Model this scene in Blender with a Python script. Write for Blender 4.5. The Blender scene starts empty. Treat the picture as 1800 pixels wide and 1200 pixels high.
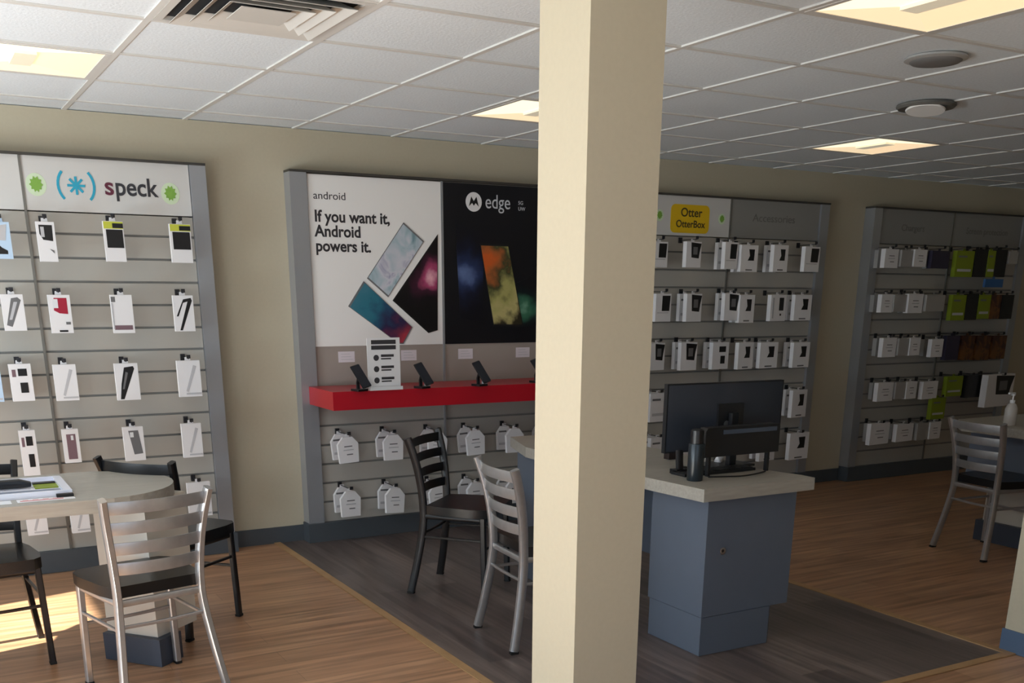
import bpy, bmesh, math, random
from mathutils import Vector, Matrix
random.seed(7)
S = bpy.context.scene
COL = S.collection
# ------------------------------------------------------------------ camera
YAW, PITCH, ROLL = 0.5191, -0.3214, 0.0055
FPX, CX, CY = 1801.8, 900.0, 1114.5
EYE = 1.4899
D = 6.166            # back wall plane
H = 2.364            # ceiling height
F = D - 0.08         # front plane of the wall displays
_f = Vector((math.sin(YAW)*math.cos(PITCH), math.cos(YAW)*math.cos(PITCH), math.sin(PITCH)))
_r0 = Vector((math.cos(YAW), -math.sin(YAW), 0)); _u0 = _r0.cross(_f)
_r = _r0*math.cos(ROLL)+_u0*math.sin(ROLL); _u = -_r0*math.sin(ROLL)+_u0*math.cos(ROLL)
cam = bpy.data.cameras.new('camera'); camo = bpy.data.objects.new('camera', cam); COL.objects.link(camo)
m = Matrix((( _r.x, _u.x, -_f.x, 0), (_r.y, _u.y, -_f.y, 0), (_r.z, _u.z, -_f.z, EYE), (0, 0, 0, 1)))
camo.matrix_world = m
cam.sensor_fit = 'HORIZONTAL'; cam.sensor_width = 36; cam.lens = FPX*36/1800
cam.shift_x = 0; cam.shift_y = (CY-600)/1800; cam.clip_start = 0.05; cam.clip_end = 200
S.camera = camo
# ------------------------------------------------------------------ light
S.view_settings.view_transform = 'Standard'; S.view_settings.look = 'None'
S.view_settings.gamma = 1; S.view_settings.use_curve_mapping = False
S.view_settings.exposure = 0.0
W = bpy.data.worlds.new('sky'); S.world = W; W.use_nodes = True
bgn = W.node_tree.nodes['Background']; bgn.inputs[0].default_value = (0.62, 0.75, 1.0, 1); bgn.inputs[1].default_value = 1.6
def area(name, loc, direction, sx, sy, power, color):
    l = bpy.data.lights.new(name, 'AREA'); l.shape = 'RECTANGLE'; l.size = sx; l.size_y = sy
    l.energy = power; l.color = color
    o = bpy.data.objects.new(name, l); COL.objects.link(o); o.location = loc
    o.rotation_euler = Vector(direction).to_track_quat('-Z', 'Y').to_euler(); return o
XL = -2.2; YF = -1.5; XR = 10.6
CB = (0.80, 0.91, 1.0)
BC = (0.76, 0.90, 1.0)
area('daylight_left_window', (XL+0.06, 1.9, 0.95), (1, 0, 0.0), 2.8, 1.3, 8, CB)
area('daylight_left_window_small', (XL+0.06, 4.46, 0.95), (1, 0, 0.0), 0.95, 1.3, 19, CB)
area('bounce_fill', (XL+0.07, 1.9, 0.60), (1, 0, 2.9), 2.8, 0.7, 112, BC)  # upward lamps added inside the windows to brighten the ceiling like pavement bounce
area('bounce_fill_small', (XL+0.07, 4.46, 0.60), (1, 0, 2.2), 0.95, 0.7, 68, BC)
area('bounce_fill_front', (0.0, YF+0.07, 0.60), (0, 1, 2.2), 3.4, 0.7, 14, BC)
sun = bpy.data.lights.new('sun', 'SUN'); sun.energy = 38.0; sun.angle = 0.01; sun.color = (1.0, 0.93, 0.82)
suno = bpy.data.objects.new('sun', sun); COL.objects.link(suno)
suno.rotation_euler = Vector((1, 0.25, -0.62)).to_track_quat('-Z', 'Y').to_euler(); suno.location = (-6, 2, 6)

# ------------------------------------------------------------------ helpers
def ray(px, py):
    c = ((px-CX)/FPX, -(py-CY)/FPX)
    return _r*c[0] + _u*c[1] + _f
def atY(px, py, Y):
    d = ray(px, py); t = Y/d.y; return Vector((d.x*t, Y, EYE+d.z*t))
def atZ(px, py, Z):
    d = ray(px, py); t = (Z-EYE)/d.z; return Vector((d.x*t, d.y*t, Z))
def atX(px, py, X):
    d = ray(px, py); t = X/d.x; return Vector((X, d.y*t, EYE+d.z*t))
def srgb(r, g, b):
    def c(v):
        v /= 255.0
        return v/12.92 if v <= 0.04045 else ((v+0.055)/1.055)**2.4
    return (c(r), c(g), c(b), 1)
MATS = {}
def mat(name, col, rough=0.5, metal=0.0, noise=0.0, nscale=20.0, bump=0.0, emit=0.0, spec=0.5, stretch=None):
    if name in MATS: return MATS[name]
    M = bpy.data.materials.new(name); M.use_nodes = True; nt = M.node_tree; b = nt.nodes['Principled BSDF']
    b.inputs['Base Color'].default_value = col; b.inputs['Roughness'].default_value = rough
    b.inputs['Metallic'].default_value = metal; b.inputs['Specular IOR Level'].default_value = spec
    if emit:
        b.inputs['Emission Color'].default_value = col; b.inputs['Emission Strength'].default_value = emit
    if noise or bump:
        tc = nt.nodes.new('ShaderNodeTexCoord'); mp = nt.nodes.new('ShaderNodeMapping')
        if stretch: mp.inputs['Scale'].default_value = stretch
        nt.links.new(tc.outputs['Object'], mp.inputs['Vector'])
        n = nt.nodes.new('ShaderNodeTexNoise'); n.inputs['Scale'].default_value = nscale; n.inputs['Detail'].default_value = 4
        nt.links.new(mp.outputs[0], n.inputs['Vector'])
        if noise:
            r = nt.nodes.new('ShaderNodeMapRange'); r.inputs['From Min'].default_value = 0.3; r.inputs['From Max'].default_value = 0.7
            r.inputs['To Min'].default_value = 1-noise; r.inputs['To Max'].default_value = 1+noise
            nt.links.new(n.outputs['Fac'], r.inputs['Value'])
            mx = nt.nodes.new('ShaderNodeVectorMath'); mx.operation = 'SCALE'; mx.inputs[0].default_value = col[:3]
            nt.links.new(r.outputs[0], mx.inputs['Scale']); nt.links.new(mx.outputs[0], b.inputs['Base Color'])
        if bump:
            bp = nt.nodes.new('ShaderNodeBump'); bp.inputs['Strength'].default_value = bump; bp.inputs['Distance'].default_value = 0.004
            nt.links.new(n.outputs['Fac'], bp.inputs['Height']); nt.links.new(bp.outputs[0], b.inputs['Normal'])
    MATS[name] = M; return M
def wood(name, c1, c2, plank_w, plank_l, rough, swap=False, gap=0.5):
    M = bpy.data.materials.new(name); M.use_nodes = True; nt = M.node_tree; N = nt.nodes; L = nt.links
    b = N['Principled BSDF']; b.inputs['Roughness'].default_value = rough
    tc = N.new('ShaderNodeTexCoord'); mp = N.new('ShaderNodeMapping'); L.new(tc.outputs['Object'], mp.inputs[0])
    if swap: mp.inputs['Rotation'].default_value = (0, 0, math.pi/2)
    br = N.new('ShaderNodeTexBrick'); L.new(mp.outputs[0], br.inputs['Vector']); br.offset = 0.37
    br.inputs['Scale'].default_value = 1; br.inputs['Brick Width'].default_value = plank_l; br.inputs['Row Height'].default_value = plank_w
    br.inputs['Mortar Size'].default_value = 0.0012; br.inputs['Bias'].default_value = 0
    br.inputs['Color1'].default_value = c1; br.inputs['Color2'].default_value = c2
    br.inputs['Mortar'].default_value = tuple(v*gap for v in c1[:3])+(1,)
    m2 = N.new('ShaderNodeMapping'); m2.inputs['Scale'].default_value = (1.6, 26, 1); L.new(mp.outputs[0], m2.inputs[0])
    n = N.new('ShaderNodeTexNoise'); n.inputs['Scale'].default_value = 1.0; n.inputs['Detail'].default_value = 6; n.inputs['Distortion'].default_value = 0.6
    L.new(m2.outputs[0], n.inputs['Vector'])
    r = N.new('ShaderNodeMapRange'); r.inputs['From Min'].default_value = 0.3; r.inputs['From Max'].default_value = 0.7
    r.inputs['To Min'].default_value = 0.58; r.inputs['To Max'].default_value = 1.32; L.new(n.outputs['Fac'], r.inputs['Value'])
    s = N.new('ShaderNodeVectorMath'); s.operation = 'SCALE'; L.new(br.outputs['Color'], s.inputs[0]); L.new(r.outputs[0], s.inputs['Scale'])
    L.new(s.outputs[0], b.inputs['Base Color']); MATS[name] = M; return M
def swirl(name, cols, scale=6.0, rough=0.35):
    """a printed colourful picture: noise through a colour ramp"""
    M = bpy.data.materials.new(name); M.use_nodes = True; nt = M.node_tree; N = nt.nodes; L = nt.links
    b = N['Principled BSDF']; b.inputs['Roughness'].default_value = rough
    tc = N.new('ShaderNodeTexCoord'); n = N.new('ShaderNodeTexNoise'); n.inputs['Scale'].default_value = scale; n.inputs['Detail'].default_value = 3
    n.inputs['Distortion'].default_value = 0.8
    L.new(tc.outputs['Object'], n.inputs['Vector']); cr = N.new('ShaderNodeValToRGB'); L.new(n.outputs['Fac'], cr.inputs[0])
    e = cr.color_ramp.elements; k = len(cols)
    e[0].position = 0.3; e[0].color = cols[0]; e[1].position = 0.7; e[1].color = cols[-1]
    for i in range(1, k-1):
        x = e.new(0.3+0.4*i/(k-1)); x.color = cols[i]
    L.new(cr.outputs[0], b.inputs['Base Color']); MATS[name] = M; return M
def link(name, me, mats, parent=None):
    o = bpy.data.objects.new(name, me); COL.objects.link(o)
    for x in (mats if isinstance(mats, (list, tuple)) else [mats]): me.materials.append(x)
    if parent: o.parent = parent
    return o
def obj(name, bm, mats, parent=None, smooth=False, bevel=0.0, seg=2):
    if bevel:
        es = [e for e in bm.edges if len(e.link_faces) == 2 and e.calc_face_angle(0) > 0.6]
        bmesh.ops.bevel(bm, geom=es, offset=bevel, segments=seg, affect='EDGES', clamp_overlap=True, profile=0.7)
    bmesh.ops.recalc_face_normals(bm, faces=bm.faces)
    me = bpy.data.meshes.new(name); bm.to_mesh(me); bm.free()
    if smooth:
        for p in me.polygons: p.use_smooth = True
        try: me.set_sharp_from_angle(angle=math.radians(40))
        except Exception: pass
    return link(name, me, mats, parent)
def NB(): return bmesh.new()
def box(bm, x0, y0, z0, x1, y1, z1, mi=0):
    v = [bm.verts.new(p) for p in ((x0,y0,z0),(x1,y0,z0),(x1,y1,z0),(x0,y1,z0),(x0,y0,z1),(x1,y0,z1),(x1,y1,z1),(x0,y1,z1))]
    for f in ((0,3,2,1),(4,5,6,7),(0,1,5,4),(1,2,6,5),(2,3,7,6),(3,0,4,7)):
        q = bm.faces.new([v[i] for i in f]); q.material_index = mi
    return bm
def prism(bm, pts, z0, z1, mi=0):
    a = [bm.verts.new((x, y, z0)) for x, y in pts]; b = [bm.verts.new((x, y, z1)) for x, y in pts]; n = len(pts)
    bm.faces.new(a[::-1]).material_index = mi; bm.faces.new(b).material_index = mi
    for i in range(n): bm.faces.new((a[i], a[(i+1) % n], b[(i+1) % n], b[i])).material_index = mi
    return bm
def prismY(bm, pts, y0, y1, mi=0):
    """pts in X,Z, extruded along Y"""
    a = [bm.verts.new((x, y0, z)) for x, z in pts]; b = [bm.verts.new((x, y1, z)) for x, z in pts]; n = len(pts)
    bm.faces.new(a).material_index = mi; bm.faces.new(b[::-1]).material_index = mi
    for i in range(n): bm.faces.new((a[i], b[i], b[(i+1) % n], a[(i+1) % n])).material_index = mi
    return bm
def lathe(bm, prof, cx=0, cy=0, n=24, mi=0):
    rings = []
    for r, z in prof:
        rings.append([bm.verts.new((cx+r*math.cos(2*math.pi*k/n), cy+r*math.sin(2*math.pi*k/n), z)) for k in range(n)])
    for a, b in zip(rings, rings[1:]):
        for k in range(n): bm.faces.new((a[k], a[(k+1) % n], b[(k+1) % n], b[k])).material_index = mi
    bm.faces.new(rings[0][::-1]).material_index = mi; bm.faces.new(rings[-1]).material_index = mi
    return bm
def sweep(bm, pts, w, d, side, n=8, sq=0.5, mi=0):
    """rounded-rect tube along pts; w along the vector side, d across it"""
    pts = [Vector(p) for p in pts]; side = Vector(side).normalized(); rings = []
    for i, p in enumerate(pts):
        t = (pts[min(i+1, len(pts)-1)]-pts[max(i-1, 0)]).normalized()
        s = (side - t*side.dot(t)).normalized(); nn = t.cross(s)
        ww = w[i] if isinstance(w, (list, tuple)) else w; ring = []
        for k in range(n*2):
            a = 2*math.pi*(k+0.5)/(n*2); c, q = math.cos(a), math.sin(a)
            ring.append(bm.verts.new(p + s*(math.copysign(abs(c)**sq, c)*ww/2) + nn*(math.copysign(abs(q)**sq, q)*d/2)))
        rings.append(ring)
    m_ = n*2
    for a, b in zip(rings, rings[1:]):
        for k in range(m_): bm.faces.new((a[k], a[(k+1) % m_], b[(k+1) % m_], b[k])).material_index = mi
    bm.faces.new(rings[0][::-1]); bm.faces.new(rings[-1]); return bm
def smooth_pts(P, k=6):
    P = [Vector(p) for p in P]; out = []
    Q = [P[0]*2-P[1]]+P+[P[-1]*2-P[-2]]
    for i in range(1, len(Q)-2):
        for j in range(k):
            t = j/k; a, b, c, d = Q[i-1:i+3]
            out.append(0.5*((2*b)+(c-a)*t+(2*a-5*b+4*c-d)*t*t+(3*b-a-3*c+d)*t**3))
    out.append(P[-1]); return out
def thing(name, label, cat, loc=(0, 0, 0), rz=0.0, group=None):
    o = bpy.data.objects.new(name, None); COL.objects.link(o); o.empty_display_size = 0.1
    o.location = loc; o.rotation_euler = (0, 0, rz); o['label'] = label; o['category'] = cat
    if group: o['group'] = group
    return o
def tag(o, label, cat, group=None):
    o['label'] = label; o['category'] = cat
    if group: o['group'] = group
    return o
def struct(name, bm, m_, **k):
    o = obj(name, bm, m_, **k); o['kind'] = 'structure'; return o
def text_mesh(s, size, x, y, z, mat_, parent, name='lettering', xs=1.0, bold=0.0):
    """writing facing -Y, lower-left corner at x,z in the parent's space"""
    c = bpy.data.curves.new('t', 'FONT'); c.body = s; c.size = size; c.extrude = 0.0006; c.offset = bold; c.resolution_u = 4
    t = bpy.data.objects.new('t', c); COL.objects.link(t); bpy.context.view_layer.update()
    me = bpy.data.meshes.new_from_object(t.evaluated_get(bpy.context.evaluated_depsgraph_get()))
    bpy.data.objects.remove(t); me.name = name; me.materials.clear()
    me.transform(Matrix.Translation((x, y, z)) @ Matrix.Rotation(math.pi/2, 4, 'X') @ Matrix.Diagonal((xs, 1, 1, 1)))
    return link(name, me, mat_, parent)

# ------------------------------------------------------------------ materials
paint = mat('beige_wall_paint', srgb(186, 177, 155), 0.75, noise=0.02, nscale=60, bump=0.05)
tile_m = mat('ceiling_tile', srgb(226, 234, 240), 0.9, noise=0.05, nscale=90, bump=0.35)
grid_m = mat('ceiling_grid_white', srgb(215, 214, 210), 0.5)
base_m = mat('dark_grey_vinyl_base', srgb(72, 78, 84), 0.5)
floor_l = wood('light_oak_planks', srgb(178, 138, 106), srgb(160, 120, 90), 0.13, 1.2, 0.36)
floor_d = wood('dark_walnut_planks', srgb(118, 105, 100), srgb(82, 72, 70), 0.15, 1.2, 0.33, swap=True)
strip_m = mat('oak_transition_strip', srgb(170, 135, 95), 0.4, noise=0.1, nscale=10)
lam_m = mat('grey_wood_laminate', srgb(160, 156, 147), 0.38, noise=0.10, nscale=6, stretch=(1.2, 14, 14))
cab_m = mat('blue_grey_cabinet_laminate', srgb(92, 101, 115), 0.42, noise=0.02, nscale=10)
kick_m = mat('dark_slate_kick', srgb(60, 68, 82), 0.45)
ped_m = mat('pale_grey_pedestal_laminate', srgb(205, 200, 190), 0.45)
chrome = mat('brushed_silver_steel', srgb(172, 172, 174), 0.32, metal=0.7, noise=0.06, nscale=30)
blackm = mat('black_powder_coat', srgb(15, 16, 20), 0.34)
vinyl = mat('black_vinyl', srgb(14, 15, 17), 0.30, bump=0.08, nscale=200)
rubber = mat('black_rubber', srgb(18, 18, 18), 0.7)
silver = mat('silver_display_frame', srgb(168, 171, 176), 0.38, metal=0.55)
slat_m = mat('taupe_slatwall', srgb(172, 168, 160), 0.55)
slat_dk = mat('slat_groove', srgb(134, 132, 128), 0.6)
panel_m = mat('taupe_smooth_panel', srgb(160, 150, 142), 0.55)
head_m = mat('pale_header_panel', srgb(205, 203, 200), 0.5)
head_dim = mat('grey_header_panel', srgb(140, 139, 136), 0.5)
capm = mat('dark_top_cap', srgb(60, 57, 52), 0.5)
white = mat('white_card', srgb(232, 231, 233), 0.5)
white_w = mat('white_plastic', srgb(225, 227, 230), 0.35)
blackp = mat('black_print', srgb(24, 24, 26), 0.45)
greyp = mat('grey_print', srgb(110, 110, 112), 0.5)
lgreyp = mat('pale_grey_print', srgb(190, 190, 194), 0.5)
redp = mat('crimson_print', srgb(165, 28, 55), 0.45)
mauvep = mat('mauve_print', srgb(122, 96, 104), 0.5)
yelp = mat('lime_yellow_print', srgb(196, 200, 70), 0.5)
limep = mat('lime_green_print', srgb(125, 142, 28), 0.5)
bluep = mat('blue_print', srgb(50, 95, 150), 0.5)
palebl = mat('pale_blue_print', srgb(190, 215, 240), 0.45)
amberp = swirl('red_orange_print', [srgb(22, 16, 16), srgb(60, 26, 20), srgb(110, 70, 30), srgb(30, 24, 20)], 9)
navyp = mat('dark_navy_print', srgb(48, 44, 66), 0.5)
redsh = mat('red_shelf_paint', srgb(178, 18, 38), 0.32)
tealp = mat('teal_print', srgb(40, 160, 190), 0.45)
greenp = mat('green_print', srgb(125, 170, 70), 0.5)
halop = mat('pale_green_print', srgb(205, 222, 190), 0.5)
clear = mat('clear_bag', (0.8, 0.85, 0.85, 1), 0.15)
def glass_mat():
    M = bpy.data.materials.new('window_glass'); M.use_nodes = True; nt = M.node_tree; nt.nodes.clear()
    o = nt.nodes.new('ShaderNodeOutputMaterial'); t = nt.nodes.new('ShaderNodeBsdfTransparent'); g = nt.nodes.new('ShaderNodeBsdfGlossy')
    g.inputs['Roughness'].default_value = 0.02; mx = nt.nodes.new('ShaderNodeMixShader'); mx.inputs[0].default_value = 0.07
    t.inputs[0].default_value = (0.96, 0.98, 0.97, 1)
    nt.links.new(t.outputs[0], mx.inputs[1]); nt.links.new(g.outputs[0], mx.inputs[2]); nt.links.new(mx.outputs[0], o.inputs[0]); return M
glassm = glass_mat()
MATS['clear_bottle'] = glassm

# ------------------------------------------------------------------ the room
X0D, X1D, Y0D = 1.825, 4.0, 2.60
bm = NB(); box(bm, XL-0.1, YF-0.1, -0.06, XR, D, 0.0)
struct('floor', bm, floor_l)
bm = NB(); box(bm, X0D, Y0D, 0.0, X1D, D-0.012, 0.0015)
struct('floor', bm, floor_d)
n = 1
for b in ((X0D-0.02, Y0D-0.02, X0D+0.02, D-0.012), (X1D-0.02, Y0D-0.02, X1D+0.02, D-0.012), (X0D+0.02, Y0D-0.02, X1D-0.02, Y0D+0.02)):
    bm = NB(); box(bm, b[0], b[1], 0.0016, b[2], b[3], 0.006); struct('trim_%d' % n, bm, strip_m, bevel=0.002); n += 1
bm = NB(); box(bm, XL-0.2, D, 0, XR, D+0.12, H); struct('wall_back', bm, paint)
bm = NB(); box(bm, XR, YF-0.2, 0, XR+0.12, D+0.12, H); struct('wall_right', bm, paint)
def wall_with_holes(name, a0, a1, holes, fixed, th, axis):
    bm = NB()
    def seg(u0, u1, z0, z1):
        if u1-u0 < 1e-4 or z1-z0 < 1e-4: return
        if axis == 'Y': box(bm, fixed-th, u0, z0, fixed, u1, z1)
        else: box(bm, u0, fixed-th, z0, u1, fixed, z1)
    u = a0
    for (u0, u1, z0, z1) in holes:
        seg(u, u0, 0, H); seg(u0, u1, 0, z0); seg(u0, u1, z1, H); u = u1
    seg(u, a1, 0, H); return struct(name, bm, paint)
LH = [(0.45, 3.35, 0.25, 2.25), (3.97, 4.95, 0.25, 2.25)]
FH = [(-1.8, 1.8, 0.25, 2.25)]
wall_with_holes('wall_left', YF-0.12, D, LH, XL, 0.12, 'Y')
wall_with_holes('wall_front', XL-0.12, XR, FH, YF, 0.12, 'X')
k = 1
alu = mat('dark_window_aluminium', srgb(70, 70, 72), 0.4, metal=0.6)
for (u0, u1, z0, z1), ax in [(LH[0], 'Y'), (LH[1], 'Y'), (FH[0], 'X')]:
    bm = NB(); nm = max(1, round((u1-u0)/1.3)); t = 0.05
    P = []
    for i in range(nm+1):
        c = u0+t/2+(u1-u0-t)*i/nm; P.append((c-t/2, z0, c+t/2, z1))
    P += [(u0+t, z0, u1-t, z0+t), (u0+t, z1-t, u1-t, z1)]
    for a, za, b, zb in P:
        if ax == 'Y': box(bm, XL-0.09, a, za, XL-0.03, b, zb)
        else: box(bm, a, YF-0.09, za, b, YF-0.03, zb)
    w_ = struct('window_%d' % k, bm, alu)
    bm = NB()
    if ax == 'Y': box(bm, XL-0.063, u0+t/2, z0+t/2, XL-0.057, u1-t/2, z1-t/2)
    else: box(bm, u0+t/2, YF-0.063, z0+t/2, u1-t/2, YF-0.057, z1-t/2)
    obj('glass', bm, glassm, w_); k += 1
# outside: pavement and the canopy added out of view to trim the sun patch
bm = NB(); box(bm, -14, -14, -0.2, XR+4, D+8, -0.07); struct('ground', bm, mat('concrete_pavement', srgb(150, 147, 142), 0.85, noise=0.1, nscale=3))
bm = NB(); box(bm, XL-1.10, YF-1.5, H+0.05, XL-0.12, D+0.12, H+0.2); struct('sun_blocker', bm, capm)
# ceiling: square tiles with a white grid
GX, GY, GP = 0.878, 5.263, 0.604
bm = NB(); CEIL_HOLES = []
box(bm, XL-0.12, YF-0.12, H+0.012, XR+0.12, D+0.12, H+0.03)
i0 = int(math.floor((XL-GX)/GP)); i1 = int(math.ceil((XR-GX)/GP)); j0 = int(math.floor((YF-GY)/GP)); j1 = int(math.ceil((D-GY)/GP))
LIGHTS = [(-1, -1), (3, -1), (7, -1), (3, -5), (-1, -5), (7, -5), (11, -1)]
VENT = (0, -3)
for i in range(i0, i1):
    for j in range(j0, j1):
        if (i, j) in LIGHTS or (i, j) == VENT: continue
        x0 = max(XL, GX+i*GP+0.013); x1 = min(XR, GX+(i+1)*GP-0.013); y0 = max(YF, GY+j*GP+0.013); y1 = min(D, GY+(j+1)*GP-0.013)
        if x1-x0 < 0.01 or y1-y0 < 0.01: continue
        box(bm, x0, y0, H+0.003, x1, y1, H+0.0119)
ceil = struct('ceiling', bm, tile_m)
bm = NB()
for i in range(i0, i1+1):
    x = GX+i*GP
    if XL < x < XR: box(bm, x-0.012, YF, H-0.003, x+0.012, D, H+0.0118)
for j in range(j0, j1+1):
    y = GY+j*GP
    if YF < y < D: box(bm, XL, y-0.012, H-0.0025, XR, y+0.012, H+0.0116)
obj('grid_bar', bm, grid_m, ceil)
# baseboards and pillars
BB = 0.10
bm = NB()
for a, b in ((XL, -1.12), (1.56, 2.01), (3.92, 4.37), (6.20, 6.70), (8.6, XR)): box(bm, a, D-0.012, 0, b, D, BB)
struct('baseboard_back', bm, base_m)
bm = NB(); box(bm, XL, YF, 0, XL+0.012, D-0.012, BB); struct('baseboard_left', bm, base_m)
bm = NB(); box(bm, XR-0.012, YF, 0, XR, D-0.012, BB); struct('baseboard_right', bm, base_m)
bm = NB(); box(bm, XL+0.012, YF, 0, XR-0.012, YF+0.012, BB); struct('baseboard_front', bm, base_m)
def pillar(x0, y0, x1, y1):
    bm = NB(); box(bm, x0, y0, 0.001, x1, y1, H+0.003); o = struct('pillar', bm, paint, bevel=0.004)
    bm = NB(); g = 0.008
    for q in ((x0-g, y0-g, x1+g, y0), (x0-g, y1, x1+g, y1+g), (x0-g, y0, x0, y1), (x1, y0, x1+g, y1)): box(bm, q[0], q[1], 0.001, q[2], q[3], BB)
    obj('base', bm, mat('slate_blue_base', srgb(78, 98, 124), 0.5), o)
pillar(1.584, 2.40, 1.816, 2.642)
pillar(4.02, 2.33, 4.26, 2.655)

# ------------------------------------------------------------------ ceiling fittings
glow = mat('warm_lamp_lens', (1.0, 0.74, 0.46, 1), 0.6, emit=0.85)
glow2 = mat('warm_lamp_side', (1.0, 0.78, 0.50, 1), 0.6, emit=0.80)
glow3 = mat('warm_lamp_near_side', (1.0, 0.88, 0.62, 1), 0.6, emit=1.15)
glowbar = mat('lamp_basket', srgb(235, 225, 200), 0.6, emit=0.35)
LNAMES = {(-1, -1): 'square ceiling light at the left edge, above the display with the turquoise logo',
          (3, -1): 'square ceiling light near the wall, partly hidden by the pillar',
          (7, -1): 'square ceiling light near the wall, above the display with the yellow logo',
          (3, -5): 'large near square ceiling light at the top right corner',
          (-1, -5): 'square ceiling light above the viewer left', (7, -5): 'square ceiling light beyond the right pillar',
          (11, -1): 'square ceiling light at the far right end of the wall'}
for (i, j) in LIGHTS:
    cx = GX+(i+0.5)*GP; cy = GY+(j+0.5)*GP; h = GP/2-0.012; inn = h-0.022
    t = thing('ceiling_light', LNAMES[(i, j)], 'ceiling light', (cx, cy, H-0.004), 0, 'square ceiling lights')
    bm = NB()
    for q in ((-h, -h, h, -inn), (-h, inn, h, h), (-h, -inn, -inn, inn), (inn, -inn, h, inn)): box(bm, q[0], q[1], 0, q[2], q[3], 0.010)
    obj('frame', bm, grid_m, t)
    # recessed hipped reflector : four sloping sides rising to a centre bar
    bx, by, dz = 0.04, inn*0.45, 0.012
    o_ = [(-inn, -inn), (inn, -inn), (inn, inn), (-inn, inn)]; c_ = [(-bx, -by), (bx, -by), (bx, by), (-bx, by)]
    for fi in range(4):
        bm = NB(); a, b = o_[fi], o_[(fi+1) % 4]; c, d = c_[(fi+1) % 4], c_[fi]
        vs = [bm.verts.new((a[0], a[1], 0.002)), bm.verts.new((b[0], b[1], 0.002)), bm.verts.new((c[0], c[1], 0.012)), bm.verts.new((d[0], d[1], 0.012))]
        vt = [bm.verts.new((v.co.x, v.co.y, v.co.z+0.0015)) for v in vs]
        bm.faces.new(vs); bm.faces.new(vt[::-1])
        for q in range(4): bm.faces.new((vs[q], vt[q], vt[(q+1) % 4], vs[(q+1) % 4]))
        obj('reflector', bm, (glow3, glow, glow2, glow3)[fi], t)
    bm = NB(); box(bm, -bx, -by, 0.001, bx, by, 0.013); obj('lamp_basket', bm, glowbar, t, bevel=0.004)
# air vent : stepped frame with louvres
i, j = VENT; cx = GX+(i+0.5)*GP; cy = GY+(j+0.5)*GP; h = GP/2-0.013
t = thing('air_vent', 'square white air vent with louvres in the ceiling', 'air vent', (cx, cy, H-0.004))
ventm = mat('white_vent_metal', srgb(205, 203, 198), 0.4)
bm = NB(); box(bm, -h, -h, 0.0135, h, h, 0.0155); obj('shade_backing', bm, mat('vent_gap_shade', srgb(28, 28, 30), 0.8), t)  # dark sheet standing in for the shade between the louvres
bm = NB(); w_ = 0.028
for q in ((-h, -h, h, -h+w_), (-h, h-w_, h, h), (-h, -h+w_, -h+w_, h-w_), (h-w_, -h+w_, h, h-w_)): box(bm, q[0], q[1], 0.0, q[2], q[3], 0.0134)
obj('frame', bm, ventm, t, bevel=0.002)
for (ro, ri) in ((0.245, 0.200), (0.190, 0.150), (0.140, 0.100)):
    bm = NB(); zo, zi = -0.014, 0.011
    O_ = [(-ro, -ro), (ro, -ro), (ro, ro), (-ro, ro)]; I_ = [(-ri, -ri), (ri, -ri), (ri, ri), (-ri, ri)]
    lo = [bm.verts.new((x, y, zo)) for x, y in O_]; li = [bm.verts.new((x, y, zi)) for x, y in I_]
    uo = [bm.verts.new((x, y, zo+0.002)) for x, y in O_]; ui = [bm.verts.new((x, y, zi+0.002)) for x, y in I_]
    for q in range(4):
        w2 = (q+1) % 4
        bm.faces.new((lo[q], lo[w2], li[w2], li[q])); bm.faces.new((uo[q], ui[q], ui[w2], uo[w2]))
        bm.faces.new((lo[q], uo[q], uo[w2], lo[w2])); bm.faces.new((li[q], li[w2], ui[w2], ui[q]))
    obj('louvre', bm, ventm, t)
bm = NB(); box(bm, -0.09, -0.09, -0.012, 0.09, 0.09, -0.009); obj('centre_plate', bm, ventm, t, bevel=0.001)
# flush speaker and gimbal downlight
spk = mat('grey_grille', srgb(120, 120, 120), 0.6)
t = thing('ceiling_speaker', 'round flush grey ceiling speaker, nearest disc to the camera', 'speaker', (3.64, 3.08, H-0.02))
bm = NB(); lathe(bm, [(0.10, 0.022), (0.115, 0.020), (0.118, 0.012), (0.10, 0.006)], n=40); obj('rim', bm, mat('speaker_rim', srgb(170, 170, 168), 0.5), t, smooth=True)
bm = NB(); lathe(bm, [(0.098, 0.006), (0.09, 0.0), (0.05, -0.004)], n=40); obj('grille', bm, spk, t, smooth=True)
t = thing('recessed_spotlight', 'round tilted white spotlight with dark rim in the ceiling', 'ceiling light', (4.45, 3.79, H-0.03))
bm = NB(); lathe(bm, [(0.12, 0.032), (0.135, 0.028), (0.138, 0.018), (0.128, 0.008), (0.114, 0.012)], n=40); obj('rim', bm, mat('dim_rim', srgb(105, 103, 98), 0.5), t, smooth=True)
bm = NB(); lathe(bm, [(0.088, 0.0), (0.092, 0.006), (0.06, 0.014)], n=36)
bmesh.ops.rotate(bm, verts=bm.verts, cent=(0, 0, 0), matrix=Matrix.Rotation(math.radians(7), 3, 'Y') @ Matrix.Rotation(math.radians(-5), 3, 'X'))
bmesh.ops.translate(bm, verts=bm.verts, vec=(-0.012, -0.008, -0.004)); obj('lamp_face', bm, mat('lamp_face_white', srgb(250, 250, 248), 0.4), t, smooth=True)
bm = NB(); lathe(bm, [(0.112, 0.0125), (0.112, 0.0135)], n=36); obj('recess', bm, mat('recess_dark', srgb(40, 38, 36), 0.7), t)

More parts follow.
